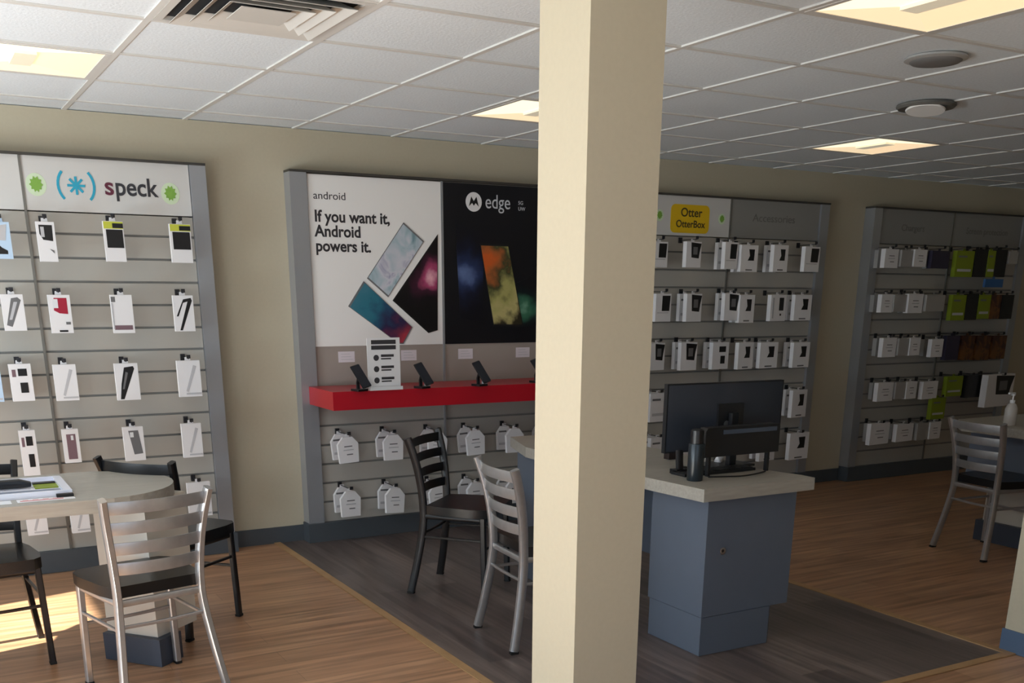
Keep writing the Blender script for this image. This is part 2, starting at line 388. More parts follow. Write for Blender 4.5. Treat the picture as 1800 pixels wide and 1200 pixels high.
# ------------------------------------------------------------------ wall displays
ZT = 2.13; HB = 1.872; PITCHZ = 0.1172
GR = [1.885-PITCHZ*k for k in range(1, 16)]
def slat_panel(parent, x0, x1, z0, z1):
    bm = NB(); zs = [z for z in GR if z0+0.03 < z < z1-0.03][::-1]
    prof = [(0.014, z0), (0, z0)]
    for z in zs: prof += [(0, z-0.006), (0.011, z-0.006), (0.011, z+0.006), (0, z+0.006)]
    prof += [(0, z1), (0.014, z1)]
    a = [bm.verts.new((x0, F+y, z)) for y, z in prof]; b = [bm.verts.new((x1, F+y, z)) for y, z in prof]; n_ = len(prof)
    for q in range(n_):
        f_ = bm.faces.new((a[q], b[q], b[(q+1) % n_], a[(q+1) % n_]))
        if abs(prof[q][0]-0.011) < 1e-6 or abs(prof[(q+1) % n_][0]-0.011) < 1e-6: f_.material_index = 1
    bm.faces.new(a[::-1]); bm.faces.new(b)
    return obj('slat_panel', bm, [slat_m, slat_dk], parent)
def display(label, xl, seams, xr, fw=0.085, heads=True, zslat=HB, plinth=0.12):
    t = thing('wall_display', label, 'display stand', ((xl+xr)/2, D, 0))
    xs = [xl+fw]+seams+[xr-fw]; ox = -(xl+xr)/2
    par = t
    def L(o): o.location = (ox, -D, 0); return o
    for a, b in ((xl, xl+fw), (xr-fw, xr)):
        bm = NB(); box(bm, a, F-0.022, plinth, b, D-0.001, ZT); L(obj('side_frame', bm, silver, par, bevel=0.006))
    bm = NB(); box(bm, xl, F-0.028, ZT+0.0002, xr, D-0.001, ZT+0.012); L(obj('top_cap', bm, capm, par))
    bm = NB(); box(bm, xl-0.01, F-0.04, 0.002, xr+0.01, D-0.013, plinth-0.0005); L(obj('plinth', bm, base_m, par))
    for a, b in zip(xs, xs[1:]):
        p_ = slat_panel(par, a+0.002, b-0.002, plinth, zslat-0.003); L(p_)
    heads_o = []
    for a, b in zip(xs, xs[1:]):
        if heads:
            bm = NB(); box(bm, a+0.003, F-0.006, HB+0.003, b-0.003, F+0.012, ZT); o = L(obj('header_panel', bm, head_m, par, bevel=0.001)); heads_o.append(o)
    for s in seams:
        bm = NB(); box(bm, s-0.006, F-0.012, plinth, s+0.006, F-0.0005, ZT-0.001); L(obj('upright', bm, silver if not heads else mat('seam_upright', srgb(120, 118, 112), 0.4, metal=0.4), par))
    return t, heads_o, L
hook_m = mat('dark_hook_metal', srgb(58, 58, 62), 0.35, metal=0.6)
def hook(t, L, x, z, ln=0.2):
    bm = NB(); box(bm, x-0.012, F-0.014, z-0.006, x+0.012, F-0.001, z+0.03)
    sweep(bm, [(x, F-0.013, z+0.012), (x, F-ln, z+0.012), (x, F-ln-0.012, z+0.022)], 0.005, 0.005, (1, 0, 0), n=3)
    box(bm, x-0.010, F-ln-0.004, z+0.013, x+0.010, F-ln+0.002, z+0.032)
    L(obj('hook', bm, hook_m, t))
# pictures printed on packs : (colour, polygon in unit coordinates, x right, z up)
def R_(a, b, c, d): return [(a, b), (c, b), (c, d), (a, d)]
ART = {
 'duo': [(blackp, [(.12,.93),(.88,.93),(.85,.52),(.3,.55),(.12,.7)]), (lgreyp, R_(.2,.62,.4,.88)), (greyp, [(.6,.32),(.85,.28),(.85,.2)])],
 'block': [(yelp, R_(0,.82,1,1)), (blackp, R_(.45,.84,1,.96)), (blackp, R_(.1,.34,.95,.8))],
 'red': [(redp, [(.25,.93),(.85,.93),(.85,.5),(.45,.52),(.2,.6)]), (white_w, R_(.18,.66,.42,.9)), (greyp, R_(.7,.22,.92,.29)), (blackp, R_(.35,.02,.75,.07))],
 'greyfoot': [(greyp, R_(.0,.82,.2,.96)), (mauvep, R_(.05,.08,.92,.2)), (lgreyp, R_(.0,.1,.06,.8))],
 'frame': [(blackp, [(.1,.42),(.2,.42),(.5,.9),(.9,.94),(.95,.86),(.35,.02),(.22,.02),(.72,.84),(.48,.8)])],
 'slash': [(greyp, [(.1,.15),(.35,.1),(.9,.85),(.75,.93),(.45,.9)]), (lgreyp, [(.25,.3),(.38,.3),(.72,.8),(.55,.8)])],
 'plain': [(lgreyp, [(.3,.15),(.4,.12),(.85,.85),(.7,.88)]), (lgreyp, R_(.3,.05,.98,.1))],
 'wedge': [(blackp, [(.12,.02),(.28,.02),(.85,.86),(.8,.93),(.4,.9),(.22,.45)]), (greyp, [(.25,.3),(.33,.3),(.55,.75),(.45,.78)])],
 'pair': [(mauvep, R_(.1,.66,.28,.86)), (blackp, R_(.38,.68,.8,.88)), (blackp, R_(.42,.22,.78,.5))],
 'mauve': [(mauvep, R_(.22,.1,.8,.86)), (white_w, R_(.5,.68,.66,.82))],
 'greycase': [(greyp, [(.25,.9),(.75,.9),(.9,.2),(.45,.18)]), (white_w, R_(.32,.7,.5,.85))],
 'bluecase': [(blackp, [(.25,.12),(.75,.12),(.75,.22),(.45,.3),(.25,.4)]), (lgreyp, [(.2,.5),(.7,.5),(.85,.95),(.3,.9)])],
 'case': [(blackp, [(.42,.94),(.95,.94),(.9,.38),(.4,.38)]), (lgreyp, R_(.1,.3,.85,.33))],
 'casetop': [(blackp, [(.3,.98),(1.,.94),(.9,.62),(.85,.35),(.35,.38)]), (greyp, R_(.45,.5,.75,.8))],
 'small': [(blackp, [(.45,.85),(.8,.85),(.78,.42),(.4,.42),(.52,.6)]), (greyp, R_(.3,.04,.7,.09))],
 'split': [(blackp, R_(.4,.64,.82,.86)), (blackp, R_(.5,.2,.78,.5))],
 'dotted': [(blackp, R_(.55,.4,.85,.9)), (blackp, R_(.62,.2,.72,.28)), (lgreyp, R_(.1,.1,.2,.9))],
 'lines': [(greyp, R_(.3,.62,.7,.66)), (lgreyp, R_(.25,.48,.75,.52)), (greyp, R_(.4,.3,.7,.34))],
 'band': [(lgreyp, R_(.1,.2,.9,.3)), (greyp, R_(.1,.75,.6,.82))],
 'blocks': [(blackp, R_(.1,.12,.9,.78)), (greyp, R_(.2,.85,.8,.9))],
 'none': []}
NPACK = 0
def pack(label, x, z, w, h, Y, art='none', body=None, depth=0.022, shape='box', group=None, name='phone_case_pack', tilt=0.0, rz=0.0, cat='packaged phone case'):
    """a hanging pack: x,z = centre of its face, Y = front plane"""
    global NPACK; NPACK += 1
    t = thing(name, label, cat, (x, Y+depth/2, z), rz, group)
    t.rotation_euler = (0, tilt, rz)
    bm = NB(); hw, hh = w/2, h/2
    if shape == 'box': pts = [(-hw, -hh), (hw, -hh), (hw, hh), (-hw, hh)]
    elif shape == 'house': pts = [(-hw*.92, -hh), (hw*.92, -hh), (hw, hh*.45), (hw*.45, hh), (-hw*.45, hh), (-hw, hh*.45)]
    prismY(bm, pts, -depth/2, depth/2)
    prismY(bm, [(-0.016, hh+0.0005), (0.016, hh+0.0005), (0.014, hh+0.018), (-0.014, hh+0.018)], -0.001, 0.001)
    obj('card', bm, body or white, t)
    if ART[art]:
        bm = NB(); ms = []
        for q, (mm, poly) in enumerate(ART[art]):
            if mm not in ms: ms.append(mm)
            prismY(bm, [((u-.5)*w*.98, (v-.5)*h*.98) for u, v in poly], -depth/2-0.0008-0.0004*q, -depth/2-0.0002, ms.index(mm))
        obj('printed_picture', bm, ms, t)
    return t
def pack_px(label, x0, y0, x1, y1, off, **k):
    a = atY(x0, y0, F-off); b = atY(x1, y1, F-off)
    return pack(label, (a.x+b.x)/2, (a.z+b.z)/2, abs(b.x-a.x)*k.pop('shr', 1.0), abs(a.z-b.z), F-off, **k)
ROWN = ['top row', 'second row', 'third row', 'fourth row', 'bottom row']

# --- display 1 (left)
d1, h1, L1 = display('silver slatwall display with turquoise asterisk logo, at the left', -1.10, [-0.22, 0.628], 1.545)
S1 = [ # row, bay, column words, x0,y0,x1,y1, art, body, look
 (0,'r','left column',62,389,103,460,'duo',None,'two black and white cases'),
 (0,'r','middle column',180,388,223,460,'block',None,'yellow strip above black case'),
 (0,'r','right column',297,393,340,462,'block',None,'yellow strip above black case'),
 (1,'r','left column',83,518,130,585,'red',None,'crimson case'),
 (1,'r','middle column',193,518,238,585,'greyfoot',None,'grey band at its foot'),
 (1,'r','right column',303,519,344,582,'frame',None,'thin black phone outline'),
 (2,'r','left column',92,641,140,703,'plain',None,'faint grey picture'),
 (2,'r','middle column',200,639,248,702,'wedge',None,'slanted black case'),
 (2,'r','right column',310,634,356,696,'plain',None,'faint grey picture'),
 (3,'r','left column',108,755,144,812,'mauve',None,'mauve case'),
 (3,'r','middle column',215,751,257,808,'greycase',None,'grey case'),
 (3,'r','right column',318,745,358,802,'plain',None,'faint grey picture'),
 (4,'r','right column',328,849,374,905,'plain',None,'faint grey picture'),
 (4,'r','middle column',227,860,268,912,'plain',None,'faint grey picture'),
 (4,'r','left column',120,880,160,934,'plain',None,'faint grey picture'),
 (0,'l','right column',-18,389,24,455,'bluecase',palebl,'pale blue card'),
 (1,'l','right column',0,517,48,581,'slash',None,'slanted grey case'),
 (2,'l','right column',14,640,62,704,'pair',None,'two dark cases'),
 (3,'l','right column',32,757,72,838,'pair',None,'two dark cases'),
 (4,'l','right column',42,886,86,938,'plain',None,'faint grey picture'),
 (2,'l','middle column',-80,648,8,706,'plain',palebl,'pale blue card'),
 (3,'l','middle column',-70,765,-20,840,'plain',None,'faint grey picture'),
]
for r, bay, c, x0, y0, x1, y1, art, body, look in S1:
    if x1 < 0: continue
    bw = 'under turquoise logo' if bay == 'r' else 'in leftmost visible bay'
    lb = 'white pack, %s, %s, %s, %s' % (look, ROWN[r], c, bw)
    p_ = pack_px(lb, x0, y0, x1, y1, 0.13, art=art, body=body, group='phone case packs on the left display', rz=0.05)
    xh = p_.location.x; zt = atY((x0+x1)/2, y0, F-0.13).z
    hook(d1, L1, xh, zt+0.001, 0.15)
# the turquoise logo and the wordmark
hp = h1[2]
def disc(bm, cx, cz, r, y0, y1, n_=20, mi=0, sx=1.0): return prismY(bm, [(cx+sx*r*math.cos(2*math.pi*q/n_), cz+r*math.sin(2*math.pi*q/n_)) for q in range(n_)], y0, y1, mi)
def green_mark(parent, x, z, s=0.045):
    bm = NB(); disc(bm, x, z, s*1.2, F-0.0072, F-0.0062, mi=0, sx=0.9)
    P = []
    for q in range(20):
        a = 2*math.pi*q/20; r = s*(0.92 if q % 2 == 0 else 0.66)*(1.0 if math.sin(a) > -0.5 else 0.9)
        P.append((x+0.8*r*math.cos(a), z+r*math.sin(a)))
    prismY(bm, P, F-0.009, F-0.0073, 1)
    return obj('emblem', bm, [halop, greenp], parent)
green_mark(hp, 0.692, 1.996); green_mark(hp, 1.352, 1.984)
bm = NB(); cx, cz = 0.882, 2.0
for sgn in (-1, 1):
    P = []
    for q in range(9):
        a = math.radians(-48+q*12); P.append((cx+sgn*(0.012+0.075*math.cos(a)), F-0.0075, cz+0.088*math.sin(a)))
    sweep(bm, P, 0.014, 0.002, (0.0, 0, 1) if False else (1, 0, 0), n=3)
for q in range(4):
    a = q*math.pi/4; dx, dz = math.cos(a)*0.043, math.sin(a)*0.043
    nx, nz = -math.sin(a)*0.006, math.cos(a)*0.006
    prismY(bm, [(cx-dx-nx, cz-dz-nz), (cx+dx-nx, cz+dz-nz), (cx+dx+nx, cz+dz+nz), (cx-dx+nx, cz-dz+nz)], F-0.0085-0.0003*q, F-0.0065)
obj('emblem', bm, tealp, hp)
text_mesh('s', 0.125, 1.017, F-0.0075, 1.965, mat('dark_red_print', srgb(95, 35, 55), 0.5), hp, xs=1.05, bold=0.002)
text_mesh('peck', 0.125, 1.07, F-0.0075, 1.965, mat('charcoal_print', srgb(50, 50, 55), 0.5), hp, xs=0.9, bold=0.002)

# --- display 2 (middle, posters and the red shelf)
d2, h2, L2 = display('silver display with red shelf and two posters, beside the pillar', 2.01, [2.965], 3.92, fw=0.10, heads=False, zslat=0.93)
bm = NB(); box(bm, 2.112, F-0.001, 0.932, 3.818, F+0.012, ZT-0.002); L2(obj('back_board', bm, panel_m, d2))
XS = 2.055; YS = 5.655
bm = NB(); box(bm, XS, YS, 0.848, 3.87, F-0.024, 0.952); tag(obj('shelf', bm, redsh, bevel=0.003), 'long glossy red shelf below the posters', 'shelf')
# posters
t = thing('poster', 'white poster reading If you want it, with three phones', 'poster', (2.535, F-0.004, 1.18))
def LP(o, c): o.location = (-c[0], -c[1], -c[2]); return o
c = (2.535, F-0.004, 1.18)
bm = NB(); box(bm, 2.116, F-0.008, 1.180, 2.957, F-0.0015, 2.124); LP(obj('sheet', bm, mat('poster_white', srgb(240, 238, 236), 0.45), t), c)
YP = F-0.0085
dk = mat('poster_charcoal', srgb(48, 46, 50), 0.5)
LP(text_mesh('android', 0.058, 2.148, YP, 1.995, dk, t, xs=1.1), c)
for s, z in (('If you want it,', 1.875), ('Android', 1.795), ('powers it.', 1.715)):
    LP(text_mesh(s, 0.088, 2.148, YP, z, dk, t, bold=0.0022, xs=0.96), c)
def quad(name, P, m_, par, cc, y0=0.0035, rim=None):
    A = [(atY(x, y, F).x, atY(x, y, F).z) for x, y in P]
    bm = NB(); prismY(bm, A, F-0.0085-y0, F-0.0082, 0)
    if rim:
        mx = sum(a[0] for a in A)/len(A); mz = sum(a[1] for a in A)/len(A)
        for fct, dy in ((0.955, 0.0006),):
            prismY(bm, [(mx+(a[0]-mx)*fct, mz+(a[1]-mz)*fct) for a in A], F-0.0085-y0-dy, F-0.0085-y0+0.0002, 1)
        return LP(obj(name, bm, [rim, m_], par), cc)
    return LP(obj(name, bm, m_, par), cc)
def glowpic(name, px, py, rad, cols, dist=0.5):
    """printed picture: colours ring out from one spot, stirred by noise"""
    c_ = atY(px, py, F); M = bpy.data.materials.new(name); M.use_nodes = True; nt = M.node_tree; N = nt.nodes; L = nt.links
    b = N['Principled BSDF']; b.inputs['Roughness'].default_value = 0.35
    tc = N.new('ShaderNodeTexCoord'); n = N.new('ShaderNodeTexNoise'); n.inputs['Scale'].default_value = 9; n.inputs['Detail'].default_value = 4
    L.new(tc.outputs['Object'], n.inputs['Vector'])
    d = N.new('ShaderNodeVectorMath'); d.operation = 'DISTANCE'; d.inputs[1].default_value = tuple(c_); L.new(tc.outputs['Object'], d.inputs[0])
    m1 = N.new('ShaderNodeMath'); m1.operation = 'DIVIDE'; m1.inputs[1].default_value = rad; L.new(d.outputs['Value'], m1.inputs[0])
    m2 = N.new('ShaderNodeMath'); m2.operation = 'MULTIPLY_ADD'; m2.inputs[1].default_value = dist*2; L.new(n.outputs['Fac'], m2.inputs[0]); L.new(m1.outputs[0], m2.inputs[2])
    m3 = N.new('ShaderNodeMath'); m3.operation = 'SUBTRACT'; m3.inputs[1].default_value = dist; L.new(m2.outputs[0], m3.inputs[0])
    cr = N.new('ShaderNodeValToRGB'); L.new(m3.outputs[0], cr.inputs[0]); e = cr.color_ramp.elements; k = len(cols)
    e[0].color = cols[0]; e[1].color = cols[-1]
    for i in range(1, k-1):
        x = e.new(i/(k-1)); x.color = cols[i]
    L.new(cr.outputs[0], b.inputs['Base Color']); MATS[name] = M; return M
pink_art = glowpic('black_pink_wallpaper', 757, 488, 0.20, [srgb(235, 175, 190), srgb(170, 70, 110), srgb(60, 24, 44), srgb(14, 11, 18), srgb(10, 9, 14)])
blue_art = glowpic('blue_red_wallpaper', 715, 592, 0.42, [srgb(175, 55, 70), srgb(120, 45, 70), srgb(40, 35, 75), srgb(35, 80, 110), srgb(45, 115, 135), srgb(60, 120, 140)])
night = glowpic('dark_blue_wallpaper', 815, 480, 0.22, [srgb(95, 115, 160), srgb(38, 52, 92), srgb(16, 22, 44), srgb(9, 11, 22)])
fire = glowpic('orange_yellow_wallpaper', 850, 455, 0.42, [srgb(205, 95, 40), srgb(170, 95, 50), srgb(60, 66, 40), srgb(170, 165, 100), srgb(190, 180, 120), srgb(50, 45, 30)])
mist = glowpic('green_smoke', 922, 540, 0.16, [srgb(150, 195, 170), srgb(60, 115, 90), srgb(16, 30, 32), srgb(10, 12, 20)])
silv_art = swirl('silver_blue_wallpaper', [srgb(120, 150, 160), srgb(170, 190, 200), srgb(205, 205, 215), srgb(130, 130, 170)], 7)
quad('printed_phone', [(644, 489), (681, 522), (744, 424), (708, 391)], silv_art, t, c, rim=greyp)
quad('printed_phone', [(768, 412), (689, 528), (752, 585), (768, 580)], pink_art, t, c, rim=blackp)
quad('printed_phone', [(611, 538), (700, 604), (708, 604), (724, 575), (638, 494)], blue_art, t, c, rim=greyp)
t = thing('poster', 'black poster with white round emblem and a glowing orange phone', 'poster', (3.39, F-0.004, 1.18)); c = (3.39, F-0.004, 1.18)
bm = NB(); box(bm, 2.973, F-0.008, 1.180, 3.814, F-0.0015, 2.124); LP(obj('sheet', bm, mat('poster_black', srgb(10, 12, 20), 0.4), t), c)
bm = NB(); disc(bm, 3.183, 2.022, 0.056, F-0.0095, F-0.0083, 28); LP(obj('emblem', bm, white, t), c)
bm = NB()
zz = 2.022; xx = 3.183
prismY(bm, [(xx-.034, zz-.026), (xx-.018, zz+.030), (xx, zz+.004), (xx+.018, zz+.030), (xx+.034, zz-.026), (xx+.012, zz-.006), (xx, zz-.022), (xx-.012, zz-.006)], F-0.0105, F-0.0094)
LP(obj('emblem', bm, blackp, t), c)
LP(text_mesh('edge', 0.115, 3.262, YP, 1.99, mat('poster_pale', srgb(205, 208, 215), 0.5), t, xs=0.84), c)
for s, z in (('5G', 2.02), ('UW', 1.985)): LP(text_mesh(s, 0.03, 3.50, YP, z, MATS['poster_pale'], t), c)
quad('printed_smoke', [(898, 500), (906, 575), (942, 572), (942, 470), (925, 490)], mist, t, c, y0=0.001)
quad('printed_phone', [(799, 392), (808, 560), (846, 565), (850, 410)], night, t, c, y0=0.0015)
quad('printed_phone', [(842, 428), (866, 573), (918, 573), (892, 430)], fire, t, c, rim=blackp)
# price cards
for q, x in enumerate((2.31, 2.722, 3.12, 3.546)):
    w_ = 0.105; bm = NB(); box(bm, x-w_/2, F-0.0025, 1.085, x+w_/2, F-0.0012, 1.148, 0)
    for k in range(3): box(bm, x-0.035, F-0.0032, 1.132-k*0.016, x+0.02+0.01*k, F-0.0026, 1.135-k*0.016, 1)
    tag(obj('price_card', bm, [mat('pinkish_card', srgb(222, 214, 220), 0.5), lgreyp]),
        'small white price card above the red shelf, %s from left' % ('first', 'second', 'third', 'fourth')[q], 'price card', 'price cards above the red shelf')
# demo phones on stands
def demo_phone(px, py, label):
    b = atZ(px, py, 0.953); t = thing('display_phone', label, 'phone', (b.x, b.y, 0.953), math.radians(18), 'display phones on the red shelf')
    bm = NB(); prism(bm, [(-0.035, -0.035), (0.035, -0.035), (0.03, 0.04), (-0.03, 0.04)], 0, 0.012); obj('base', bm, blackm, t, bevel=0.002)
    bm = NB(); sweep(bm, [(0, 0.01, 0.011), (0, 0.012, 0.045), (0, 0.0, 0.075)], 0.022, 0.014, (1, 0, 0), n=4); obj('stand', bm, blackm, t, smooth=True)
    bm = NB(); box(bm, -0.036, -0.004, -0.072, 0.036, 0.004, 0.072)
    bmesh.ops.bevel(bm, geom=bm.edges[:], offset=0.003, segments=2, affect='EDGES')
    M_ = Matrix.Translation((0, -0.016, 0.082)) @ Matrix.Rotation(math.radians(-32), 4, 'X') @ Matrix.Rotation(math.radians(-12), 4, 'Y')
    bmesh.ops.transform(bm, matrix=M_, verts=bm.verts); obj('handset', bm, blackp, t)
    bm = NB(); box(bm, -0.033, -0.0052, -0.067, 0.033, -0.0042, 0.067); bmesh.ops.transform(bm, matrix=M_, verts=bm.verts)
    obj('screen', bm, mat('dark_screen', srgb(40, 44, 54), 0.12), t)
    bm = NB(); box(bm, 0.02, -0.02, 0.0125, 0.05, 0.0, 0.03); obj('security_cable', bm, lgreyp, t)
demo_phone(632, 687, 'black phone on stand, left of the white sign card')
demo_phone(742, 682, 'black phone on stand, right of the white sign card')
demo_phone(843, 678, 'black phone on stand, under the black poster')
demo_phone(944, 672, 'black phone on stand, half hidden by the pillar')
# upright sign on the shelf
a = atZ(645, 686, 0.953); b = atZ(703, 683, 0.953)
w_ = 0.205; t = thing('sign_card', 'white upright sign with black lines on the red shelf', 'sign', (a.x+w_/2+0.008, a.y, 0.953), 0.03)
hs = 0.29
bm = NB(); box(bm, -w_/2, -0.002, 0.0, w_/2, 0.002, hs, 0); obj('card', bm, white, t)
bm = NB()
box(bm, -w_/2*0.75, -0.0035, hs-0.035, w_/2*0.75, -0.0022, hs-0.012); box(bm, -w_/2*0.75, -0.0035, hs-0.065, w_/2*0.75, -0.0022, hs-0.042)
for k in range(3):
    z = hs-0.098-k*0.063
    disc(bm, -0.048, z-0.012, 0.017, -0.0032, -0.0022, 12); 
    box(bm, -0.018, -0.0032, z-0.008, 0.062, -0.0022, z+0.006); box(bm, -0.018, -0.0032, z-0.022, 0.045, -0.0022, z-0.014)
obj('printed_lines', bm, mat('soft_black', srgb(60, 58, 62), 0.5), t)
bm = NB(); box(bm, -w_/2, -0.03, 0.0, w_/2, -0.0022, 0.002); box(bm, -w_/2, -0.03, 0.002, w_/2, -0.0285, 0.02); obj('holder', bm, white_w, t)
# white packs below the red shelf
COLW = ['first', 'second', 'third', 'fourth', 'fifth', 'sixth']
for r, (hy, zc) in enumerate(((752, 0.585), (850, 0.255))):
    for q, x in enumerate((2.225, 2.52, 2.822, 3.094, 3.385, 3.665)):
        zz = zc+(-0.004*q if r == 0 else -0.006*q)
        for dpt, off in enumerate((0.19, 0.04)):
            lb = '%s pack on the %s hook, %s row below the red shelf' % ('front white' if dpt == 0 else 'rear white', COLW[q], 'upper' if r == 0 else 'lower')
            pack(lb, x+(0.0 if dpt == 0 else 0.006), zz, 0.132 if dpt == 0 else 0.115, 0.155, F-off, art='lines' if dpt == 0 else 'band', shape='house',
                 group='white cable packs below the red shelf', name='cable_pack', rz=0.06+0.05*((q*3+r) % 3-1), tilt=0.05*((q+r) % 3-1), cat='packaged cable')
        hook(d2, L2, x, zz+0.079, 0.21)

# --- display 3 (right of the pillar)
d3, h3, L3 = display('silver display with yellow logo header, behind the desk monitor', 4.37, [5.25], 6.205)
bm = NB(); pts = []
cx, cz, hw, hh, rr = 4.886, 1.985, 0.170, 0.092, 0.035
for qx, qz, a0 in ((1, -1, -90), (1, 1, 0), (-1, 1, 90), (-1, -1, 180)):
    for k in range(6):
        a = math.radians(a0+k*18); pts.append((cx+qx*(hw-rr)+rr*math.cos(a), cz+qz*(hh-rr)+rr*math.sin(a)))
prismY(bm, pts, F-0.008, F-0.0062); obj('logo_plate', bm, mat('logo_yellow', srgb(225, 185, 20), 0.5), h3[0])
brn = mat('logo_brown', srgb(70, 60, 30), 0.5)
text_mesh('Otter', 0.08, 4.80, F-0.009, 2.0, brn, h3[0], bold=0.001)
text_mesh('OtterBox', 0.066, 4.762, F-0.009, 1.93, brn, h3[0], bold=0.001, xs=0.98)
green_mark(h3[0], 4.62, 2.0, 0.032); green_mark(h3[0], 5.172, 1.995, 0.03)
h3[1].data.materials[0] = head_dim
text_mesh('Accessories', 0.075, 5.46, F-0.0075, 1.99, mat('faint_grey_print', srgb(112, 110, 108), 0.5), h3[1], xs=1.15)
S3 = [(0,0,1147,424,1173,470,'case'),(0,1,1206,424,1232,470,'casetop'),(0,2,1274,425,1296,473,'case'),(0,3,1303,430,1331,478,'small'),(0,4,1360,430,1384,478,'small'),(0,5,1414,433,1440,478,'case'),
 (1,0,1152,516,1179,565,'case'),(1,1,1206,516,1233,565,'casetop'),(1,2,1274,515,1298,563,'casetop'),(1,3,1300,518,1325,567,'small'),(1,4,1354,518,1381,564,'dotted'),(1,5,1397,518,1425,563,'small'),
 (2,0,1143,603,1168,650,'casetop'),(2,1,1197,602,1224,650,'casetop'),(2,2,1252,602,1280,648,'split'),(2,3,1297,602,1323,648,'small'),(2,4,1336,602,1366,646,'small'),(2,5,1394,602,1422,645,'small'),
 (3,0,1143,692,1172,740,'band'),(3,5,1392,686,1417,732,'small'),(4,5,1388,762,1420,805,'small'),(3,4,1345,690,1372,736,'small'),(4,4,1335,765,1362,808,'small'),(4,0,1143,770,1170,812,'band'),(4,1,1195,770,1222,812,'band')]
for r, q, x0, y0, x1, y1, art in S3:
    base = '%s hook, %s, yellow logo display' % (COLW[q], ROWN[r])
    p_ = pack_px('front white pack with black case picture, '+base if art != 'band' else 'front white pack with grey bands, '+base,
                 x0, y0, x1, y1, 0.16, art=art, depth=0.035, group='case packs on the yellow logo display', rz=0.08+0.03*((q+r) % 3))
    x, z, w_, hh_ = p_.location.x, p_.location.z, abs(atY(x1, y0, F-0.16).x-atY(x0, y0, F-0.16).x), abs(atY(x0, y0, F-0.16).z-atY(x0, y1, F-0.16).z)
    if (q*7+r*3) % 4 != 3:
        pack('rear white pack, '+base, x+0.004, z, w_*.85, hh_, F-0.06, art='band', depth=0.03, group='rear case packs on the yellow logo display', rz=0.1)
    hook(d3, L3, x, z+hh_/2+0.001, 0.19)

# --- display 4 (far right)
d4, h4, L4 = display('dim silver display with lime green and white packs, far right', 6.69, [7.63], 8.60)
for hpan, s, x in ((h4[0], 'Chargers', 7.02), (h4[1], 'Screen protection', 7.80)):
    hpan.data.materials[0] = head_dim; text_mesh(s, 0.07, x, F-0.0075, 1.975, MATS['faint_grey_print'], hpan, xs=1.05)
gp = mat('grey_card', srgb(165, 163, 160), 0.5)
S4 = [(0,[(1556,437,1578,471,white),(1585,439,1603,469,gp),(1608,438,1628,469,white),(1638,440,1668,472,navyp)]),
 (1,[(1550,517,1568,549,white),(1572,518,1592,548,gp),(1597,516,1621,550,white),(1628,518,1660,547,gp)]),
 (2,[(1552,594,1574,627,white),(1580,595,1597,624,gp),(1600,594,1616,624,white),(1638,596,1656,627,white)]),
 (3,[(1543,673,1569,704,white),(1575,672,1592,700,gp),(1594,671,1610,700,white),(1622,671,1647,700,white)]),
 (4,[(1530,745,1562,779,white),(1576,746,1604,774,white),(1613,744,1632,772,gp),(1635,742,1652,770,white)])]
for r, L_ in S4:
    for q, (x0, y0, x1, y1, b_) in enumerate(L_):
        look = {white: 'white', gp: 'grey', navyp: 'dark navy'}[b_]
        p_ = pack_px('%s charger pack, front of %s hook, %s, far right display' % (look, COLW[q], ROWN[r]), x0, y0, x1, y1, 0.16, body=b_,
                     art='lines' if b_ is white else 'none', depth=0.04, group='packs in the left bay of the far display', name='charger_pack', rz=0.08, cat='packaged charger')
        x, z = p_.location.x, p_.location.z; hh_ = abs(atY(x0, y0, F-.16).z-atY(x0, y1, F-.16).z)
        pack('%s charger pack, rear of %s hook, %s, far right display' % ('grey', COLW[q], ROWN[r]), x-0.004, z-0.002, 0.07, hh_*.95, F-0.06, body=gp,
             depth=0.04, group='rear packs in the left bay of the far display', name='charger_pack', rz=0.02, cat='packaged charger')
        hook(d4, L4, x, z+hh_/2+0.001, 0.19)
lookn = {limep: 'lime green', blackp: 'black', amberp: 'amber and red', navyp: 'dark navy', bluep: 'blue', yelp: 'yellow', gp: 'grey', white: 'white'}
S5 = [(0,[(1679,440,1712,487,limep),(1714,438,1735,487,blackp),(1737,440,1748,487,limep),(1750,438,1768,487,blackp),(1774,442,1790,464,gp)]),
 (1,[(1672,518,1697,563,limep),(1699,516,1718,562,blackp),(1720,518,1740,560,limep),(1742,518,1758,560,amberp),(1761,518,1780,560,blackp)]),
 (2,[(1662,590,1686,632,navyp),(1689,590,1712,632,amberp),(1715,590,1740,632,amberp),(1743,590,1768,630,amberp)]),
 (3,[(1662,662,1693,695,limep),(1696,660,1728,697,blackp)]),
 (4,[(1636,700,1662,735,limep)])]
for r, L_ in S5:
    for q, (x0, y0, x1, y1, b_) in enumerate(L_):
        art = 'blocks' if (b_ is limep and q % 2 == 0 and False) else ('band' if b_ is limep else 'none')
        p_ = pack_px('%s accessory pack, %s from left, %s, right bay of far display' % (lookn[b_], COLW[q], ROWN[r]), x0, y0, x1, y1, 0.16, body=b_, art=art, shr=0.81,
                     depth=0.04, group='packs in the right bay of the far display', name='accessory_pack', rz=0.03, cat='packaged accessory')
        x, z = p_.location.x, p_.location.z; hh_ = abs(atY(x0, y0, F-.16).z-atY(x0, y1, F-.16).z)
        hook(d4, L4, x, z+hh_/2+0.001, 0.19)
pack_px('small blue pack hanging between first and second rows, far display', 1733, 490, 1762, 505, 0.18, body=bluep, name='accessory_pack', cat='packaged accessory')
p_ = pack_px('large white pack with black case, above the sanitizer bottle', 1734, 659, 1780, 712, 0.22, art='casetop', depth=0.06, rz=0.1)
hook(d4, L4, p_.location.x, p_.location.z+0.12, 0.25)

